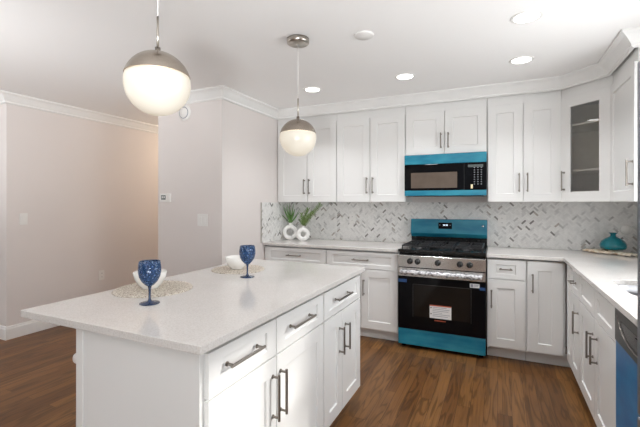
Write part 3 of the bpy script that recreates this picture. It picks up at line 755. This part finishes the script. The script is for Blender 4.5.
# ------------------------------------------------------------------ dishwasher, fridge
def dishwasher():
    t = thing('dishwasher', 'dishwasher with dark control strip and blue protective film', 'dishwasher', (XB, 2.1955, 0), R(-90))
    w_ = .604
    MB().box(.003, .02, .10, w_-.003, XR-XB-.01, .884).build('body', M['black'], t)
    bx('toe_kick', M['black'], (.003, .07, .001), (w_-.003, .09, .0995), t)
    p = MB().box(.003, -.022, .12, w_-.003, .0195, .722).build('door', M['film_dw'], t, bevel=.003)
    c = MB().box(.003, -.026, .724, w_-.003, .0195, .872).build('control_panel', M['dwpanel'], t, bevel=.004)
    mb = MB(); bm = mb.bm; n = 12
    # pocket handle: a curved lip with a dark recess
    bx('handle_recess', M['black'], (.10, -.0275, .775), (w_-.10, -.0262, .835), c)
    mb.tube([(.06+(w_-.12)*i/n, -.031, .845-.085*math.sin(math.pi*i/n)**.6) for i in range(n+1)], .0022, 8)
    mb.build('handle', M['pull'], c, smooth=True)
    bx('display', M['blackglass'], (.30, -.0300, .785), (.37, -.0277, .825), c)
dishwasher()
tag(bx('filler_panel', M['cab'], (.500, 1.476, .001), (XR-.001, 1.586, ZB), None, .001), 'white filler panel between the dishwasher and the refrigerator', 'panel')
def fridge():
    t = thing('refrigerator', 'tall grey steel refrigerator at the right edge of the view', 'refrigerator', (.381, 1.455, 0), R(-90))
    w_ = .908
    MB().box(.004, .07, .03, w_-.004, XR-.381-.01, 1.75).build('body', M['fridge'], t, bevel=.004)
    for x0, x1, z0, z1 in ((0, w_/2-.002, .72, 1.78), (w_/2+.002, w_, .72, 1.78)):
        d = MB().box(x0, 0, z0, x1, .0695, z1).build('door', M['fridge'], t, bevel=.006)
        hx = (w_/2-.05) if x0 == 0 else (w_/2+.05)
        MB().tube([(hx, -.0, .85), (hx, -.045, .87), (hx, -.045, 1.55), (hx, 0, 1.57)], .011, 10).build('handle', M['steel'], d)
    d = MB().box(0, 0, .06, w_, .0695, .714).build('freezer_drawer', M['fridge'], t, bevel=.006)
    MB().tube([(.08, 0, .64), (.10, -.045, .64), (w_-.10, -.045, .64), (w_-.08, 0, .64)], .011, 10).build('handle', M['steel'], d)
    for sx in (.06, w_-.06):
        for sy in (.12, .62): MB().lathe([(0, 0), (.02, 0), (.02, .031), (0, .031)], 12, (sx, sy, 0)).build('foot', M['black'], t)
fridge()

# ------------------------------------------------------------------ pendants
def pendant(y, x, zc, label):
    r = .121
    t = thing('pendant_lamp', label, 'lamp', (x, y, zc), 0, 'globe pendants over the island')
    a0 = math.asin(.031/r)
    MB().lathe([(0, -r)] + [(r*math.cos(a), r*math.sin(a)) for a in [(-math.pi/2)+(a0+math.pi/2)*k/22 for k in range(1, 23)]] + [(r*math.cos(a0)-.006, r*math.sin(a0))], 48).build('lamp_shade', M['globe'], t)
    MB().lathe([((r+.0025)*math.cos(a), (r+.0025)*math.sin(a)) for a in [a0+(math.pi/2-.1-a0)*k/14 for k in range(15)]] + [(.010, r+.004), (.010, r+.02), (0, r+.02)], 48).build('metal_dome', M['dome'], t)
    MB().tube([(0, 0, r+.02), (0, 0, r+.14)], .0045, 10).build('rod', M['nickel'], t, smooth=True)
    MB().tube([(0, 0, r+.14), (0, 0, CH-zc-.034)], .0022, 8).build('cord', M['cord'], t, smooth=True)
    MB().lathe([(0, -.035), (.066, -.034), (.073, -.029), (.074, -.0006), (0, -.0006)], 40, (0, 0, CH-zc)).build('canopy', M['nickel'], t)
    o = lamp('pendant_glow', 'POINT', (x, y, zc-.02), 3.0, (1.0, 0.88, 0.75), shadow_soft_size=.1)
M['dome'] = mat('dome_nickel', (0.40, 0.35, 0.30), 0.27, metal=1, noise_amt=0.05, noise_scale=60)
pendant(1.085, -1.193, 1.815, 'nearer globe pendant lamp with nickel dome, larger in view, at upper left')
pendant(2.247, -1.200, 1.785, 'farther globe pendant lamp with nickel canopy, above the far end of the island')

# ------------------------------------------------------------------ ceiling fixtures
dl = [(.152, 2.54, 'recessed ceiling light nearest the camera, at the top right'), (.163, 3.289, 'recessed ceiling light in front of the glass corner cabinet'),
      (-.723, 3.299, 'recessed ceiling light in front of the microwave'), (-1.609, 3.306, 'recessed ceiling light nearest the small pendant')]
for x, y, lb in dl:
    t = thing('ceiling_light', lb, 'light', (x, y, CH), 0, 'recessed ceiling lights')
    MB().lathe([(.068, -.0035), (.080, -.005), (.086, -.003), (.087, -.0004)], 40).build('trim_ring', M['plate'], t)
    MB().lathe([(0, -.0034), (.0675, -.0034), (.0675, -.0008)], 40).build('diffuser', M['lightglow'], t)
    lamp('downlight_beam', 'SPOT', (x, y, CH-.02), 30, (0.97, 0.985, 1.0), rot=(0, 0, 0), spot_size=R(125), spot_blend=0.8, shadow_soft_size=.07)
tag(MB().lathe([(0, -.011), (.058, -.010), (.062, -.006), (.064, -.0004)], 40, (-.784, 2.372, CH)).build('ceiling_cover_plate', M['plate']), 'blank round white cover plate on the ceiling', 'cover plate')

# ------------------------------------------------------------------ wall devices
def wall_frame(o, face, pos, z):
    """face: '-Y' (wall faces camera) or '+X' wall"""
    o.location = (pos[0], pos[1], z); o.rotation_euler = (0, 0, 0 if face == '-Y' else R(90))
def plate(name, label, cat, face, pos, z, w_=.075, h_=.118, kind='switch'):
    t = thing(name, label, cat, (0, 0, 0)); wall_frame(t, face, pos, z)
    MB().box(-w_/2, -.006, -h_/2, w_/2, -.0005, h_/2).build('cover_plate', M['plate'], t, bevel=.002)
    n = max(1, round(w_/.08))
    for i in range(n):
        cx = (i-(n-1)/2)*.046
        if kind == 'switch': MB().box(cx-.016, -.010, -.032, cx+.016, -.0063, .032).build('rocker', M['plate'], t, bevel=.002)
        else:
            for s in (-.022, .022):
                k = MB().box(cx-.016, -.0085, s-.014, cx+.016, -.0063, s+.014).build('socket', M['plate'], t, bevel=.003)
                MB().box(cx-.007, -.0092, s-.004, cx-.005, -.0087, s+.006).box(cx+.005, -.0092, s-.004, cx+.007, -.0087, s+.006).build('slots', M['blackink'], k)
    return t
plate('light_switch', 'double white light switch on the grey wall below the thermostat', 'light switch', '-Y', (-2.615, YT), 1.188, .125)
plate('light_switch', 'white light switch on the far left wall', 'light switch', '+X', (XH, 2.297), 1.191)
plate('power_outlet', 'white wall socket low on the far left wall', 'socket', '+X', (XH, 3.150), .471, kind='o')
plate('power_outlet', 'white socket on the marble tiles right of the range', 'socket', '-Y', (.038, YB-.008), 1.178, kind='o')
plate('power_outlet', 'white socket on the marble tiles left of the range', 'socket', '-Y', (-1.553, YB-.008), 1.170, kind='o')
t = thing('thermostat', 'small white thermostat with grey screen on the wall', 'thermostat', (-3.094, YT, 1.408))
MB().box(-.072, -.022, -.043, .072, -.0005, .043).build('case', M['plate'], t, bevel=.004)
bx('screen', M['screen'], (-.050, -.0235, -.020), (.012, -.0223, .026), t)
mb = MB()
for a in (-.040, -.030, -.014, -.004): mb.box(a, -.0243, -.006, a+.006, -.0237, .016)
mb.build('digits', M['plate'], t)
t = thing('motion_detector', 'round white sensor high on the wall behind the near pendant', 'sensor', (-2.846, YT, 2.256))
MB().lathe([(0, -.028), (.040, -.028), (.046, -.022), (.048, -.018), (.050, -.0165), (.074, -.0145), (.080, -.008), (.081, -.0005)], 40, axis='Y').build('case', M['plate'], t)
MB().lathe([(.052, -.0175), (.056, -.0185), (.059, -.0155)], 40, axis='Y').build('ring', M['greyink'], t)
t = thing('plug_in_device', 'small round white plug-in device on the tiles above the teal bottle', 'plug', (1.037, YB-.008, 1.117))
MB().lathe([(0, -.040), (.018, -.038), (.034, -.030), (.043, -.018), (.043, -.010), (.036, -.0065)], 30, axis='Y').build('cap', M['ceramic'], t)
MB().box(-.033, -.006, -.056, .033, -.0005, .056).build('cover_plate', M['plate'], t, bevel=.002)

# ------------------------------------------------------------------ things on the island
def placemat(x, y, r, label):
    mb = MB(); bm = mb.bm; rnd = random.Random(int(x*1000))
    seg = 96; rings = []
    c0 = bm.verts.new((0, 0, .007))
    nr = 22
    for i in range(1, nr+1):
        rr = r*i/nr; z = .0055 + .0018*math.sin(i*math.pi)*1 + (.002 if i % 2 else 0)
        if i == nr: z = .003
        rings.append([bm.verts.new(((rr + (rnd.uniform(-.002, .002) if i == nr else 0))*math.cos(2*math.pi*k/seg), (rr + (rnd.uniform(-.002, .002) if i == nr else 0))*math.sin(2*math.pi*k/seg), z+rnd.uniform(-.0006, .0006))) for k in range(seg)])
    bot = [bm.verts.new((v.co.x, v.co.y, .0003)) for v in rings[-1]]
    for k in range(seg): bm.faces.new((c0, rings[0][k], rings[0][(k+1) % seg]))
    for A, B in zip(rings, rings[1:] + [bot]):
        for k in range(seg): bm.faces.new((A[k], B[k], B[(k+1) % seg], A[(k+1) % seg]))
    bm.faces.new(bot[::-1]); bmesh.ops.recalc_face_normals(bm, faces=bm.faces[:])
    return tag(mb.build('placemat', M['woven'], loc=(x, y, CZ), smooth=True), label, 'placemat', 'round woven placemats')
placemat(-1.600, 1.430, .190, 'round woven placemat nearer the camera on the island')
placemat(-1.560, 2.085, .172, 'round woven placemat at the far end of the island')
def bowl(x, y, r, h, label):
    prof = [(0, .004), (r*.42, .004), (r*.45, 0), (r*.50, 0), (r*.52, .006), (r*.74, h*.28), (r*.92, h*.62), (r, h-.002), (r-.002, h), (r-.005, h-.002), (r*.88, h*.62), (r*.70, h*.32), (r*.4, .012), (0, .010)]
    return tag(MB().lathe(prof, 48).build('bowl', M['ceramic'], loc=(x, y, CZ+.0082)), label, 'bowl', 'white bowls on the placemats')
bowl(-1.612, 1.418, .080, .083, 'white ceramic bowl behind the nearer blue glass')
bowl(-1.565, 2.075, .078, .078, 'white ceramic bowl behind the farther blue glass')
def goblet(x, y, label):
    t = thing('goblet', label, 'glass', (x, y, CZ), 0, 'blue stemmed glasses on the island')
    h = .187; zb = .076
    outer = [(.008, zb), (.018, zb+.006), (.033, zb+.022), (.043, zb+.042), (.0475, zb+.064), (.0478, zb+.082), (.0455, zb+.100), (.0435, h)]
    prof = [(0, zb-.001)] + outer + [(.041, h)] + [(rr-.003, z) for rr, z in reversed(outer[2:-1])] + [(.015, zb+.011), (0, zb+.008)]
    MB().lathe(prof, 48).build('cup', M['blueglass'], t)
    MB().lathe([(0, zb-.0012), (.008, zb-.0012), (.0055, zb-.012), (.0048, .045), (.0052, .022), (.009, .011), (.022, .0065), (.041, .004), (.0425, .002), (.041, .0004), (0, .0004)], 40).build('stem', M['bluestem'], t)
goblet(-1.388, 1.218, 'blue stemmed glass nearer the camera on the island')
goblet(-1.353, 1.895, 'blue stemmed glass at the far end of the island')

# stool tucked under the overhang
t = thing('bar_stool', 'bar stool with white seat and brown legs tucked under the island overhang', 'stool', (-1.688, 1.335, 0))
mb = MB(); mb.prism(rrect(-.175, -.175, .175, .175, .05), .592, .632); mb.build('seat', M['seatpad'], t, bevel=.014, seg=4)
for sx in (-1, 1):
    for sy in (-1, 1):
        MB().tube([(sx*.125+(-.02 if False else 0), sy*.130, .5905), (sx*.168, sy*.150, .001)], [.017, .012], 12).build('leg', M['oak'], t, smooth=True)
mb = MB()
for s in (-1, 1):
    mb.tube([(-.155, s*.143, .22), (.155, s*.143, .22)], .009, 8); mb.tube([(s*.153, -.143, .27), (s*.153, .143, .27)], .009, 8)
mb.build('footrest', M['oak'], t, smooth=True)

# ------------------------------------------------------------------ vases with greenery
def ring_vase(name_label, x, y, Ro, rh, rot):
    mn = (Ro-rh)/2; mj = rh + mn; mb = MB(); bm = mb.bm; U, V = 56, 24; zc = Ro - .003
    g = []
    for i in range(U):
        a = 2*math.pi*i/U; row = []
        for j in range(V):
            b = 2*math.pi*j/V; rr = mj + mn*math.cos(b)*(1+.012*math.sin(a*14))
            px, pz, py = rr*math.cos(a), rr*math.sin(a), mn*.95*math.sin(b)
            pz = max(pz, -Ro+.003)
            row.append(bm.verts.new((px, py, pz+zc)))
        g.append(row)
    for i in range(U):
        for j in range(V): bm.faces.new((g[i][j], g[(i+1) % U][j], g[(i+1) % U][(j+1) % V], g[i][(j+1) % V]))
    zt = 2*Ro-.003
    mb.lathe([(.021, zt-.012), (.016, zt-.002), (.014, zt+.010), (.017, zt+.020), (.019, zt+.022), (.015, zt+.021), (.010, zt+.008), (.010, zt-.006)], 24)
    o = mb.build('vase', M['matte_ceramic'], loc=(x, y, CZ+.0003), rz=rot, smooth=True)
    return tag(o, name_label, 'vase', 'ring-shaped white vases'), zt
def leaf(mb, base, tip, wd, bend=(0, 0, 0), n=8, th=.003):
    base, tip, bend = Vector(base), Vector(tip), Vector(bend); pts = []
    for i in range(n+1):
        s = i/n; pts.append(base.lerp(tip, s) + bend*math.sin(math.pi*s))
    rad = [max(.0006, wd*math.sin(math.pi*min(1, .18+.82*i/n))**.8) for i in range(n+1)]
    mb.tube(pts, rad, 6, .35)
v1, zt = ring_vase('larger white ring vase holding a spiky green plant', -2.262, 4.040, .092, .043, R(24))
rnd = random.Random(3); base = Vector((-2.262, 4.040, CZ+zt+.010))
t = thing('potted_succulent', 'spiky green plant standing in the larger ring vase', 'plant', base)
for k in range(22):
    az = R(k*137.5); el = R(rnd.uniform(38, 85)); L = rnd.uniform(.13, .26)
    d = Vector((math.cos(az)*math.cos(el), math.sin(az)*math.cos(el)*.7, math.sin(el)))
    mb = MB(); leaf(mb, d*.006, d*L, rnd.uniform(.009, .013), (0, 0, -.012*rnd.random())); mb.build('leaf', M['leaf'], t, smooth=True)
v2, zt = ring_vase('smaller white ring vase holding a long green sprig', -2.062, 3.985, .079, .029, R(24))
base = Vector((-2.062, 3.985, CZ+zt+.010))
t = thing('green_sprig', 'green sprigs with narrow leaves in the smaller ring vase', 'plant', base)
for (dx, dz, dy, L) in ((.62, .78, -.05, .34), (.18, .95,   .03, .21), (-.22, .93, -.03, .15), (.45, .85, .10, .20)):
    dd = Vector((dx, dy, dz)).normalized(); mb = MB()
    P = lambda s: dd*L*s + Vector((.02*s*s, 0, -.01*s*s))
    mb.tube([Vector((0, 0, -.02))] + [P(s/6) for s in range(7)], [.0022]*7+[.001], 6)
    b = mb.build('stem', M['stem'], t, smooth=True); mb = MB()
    n = int(L/.012)
    for i in range(1, n+1):
        for s in (-1, 1):
            p = P(i/n); side = Vector((dd.z, rnd.uniform(-.9, .9), -dd.x)).normalized()*s
            leaf(mb, p, p + (side*.75+dd*.8)*rnd.uniform(.034, .052), .0075, n=4)
    mb.build('leaves', M['leaf2'], b, smooth=True)

# ------------------------------------------------------------------ teal bottle on driftwood
t = thing('driftwood_tray', 'pale driftwood piece lying in the counter corner under the teal bottle', 'driftwood', (.872, 4.050, CZ), R(-44))
def wob(p, s): return Vector(p) + Vector((noise.noise(Vector(p)*18+Vector((s, 0, 0))), noise.noise(Vector(p)*18+Vector((0, s, 0))), .25*noise.noise(Vector(p)*18+Vector((0, 0, s)))))*.016
mb = MB(); n = 30
def branch(a, b, amp, r0, r1, s, z=.016):
    pts = []; rad = []
    for i in range(n+1):
        q = i/n; x = a[0]+(b[0]-a[0])*q; y = a[1]+(b[1]-a[1])*q + amp*math.sin(math.pi*q*1.6)
        pts.append(wob((x, y, z), s)); rad.append((r0+(r1-r0)*q)*(1+.3*noise.noise(Vector((x*22, s, 0)))) * (.45 + .55*math.sin(math.pi*min(max(q, .06), .94))**.5))
    for i in range(len(pts)): pts[i].z = max(pts[i].z, rad[i]*.62+.001)
    mb.tube(pts, rad, 12, .6)
branch((-.215, .02), (.19, -.01), .035, .021, .026, 1.0); branch((-.19, -.035), (.205, .0), -.030, .018, .025, 5.0)
branch((-.12, .05), (.15, .055), .012, .020, .020, 9.0, .014); branch((-.10, -.005), (.12, .01), .0, .034, .034, 13.0, .014)
mb.build('wood', M['drift'], t, smooth=True)
zb = CZ + .046
prof = [(0, .001), (.07, 0), (.094, .008), (.103, .028), (.101, .048), (.088, .075), (.062, .098), (.034, .112), (.022, .120), (.0195, .132), (.024, .142), (.033, .147), (.034, .150), (.030, .1515), (.019, .143), (.015, .131), (.018, .118), (.058, .094), (.084, .070), (.096, .045), (.096, .028), (.088, .012), (0, .008)]
tag(MB().lathe([(a*.93, b*.95) for a, b in prof], 48).build('bottle', M['tealglass'], loc=(.898, 4.050, zb-.004)), 'squat teal glass bottle standing on the driftwood', 'bottle')
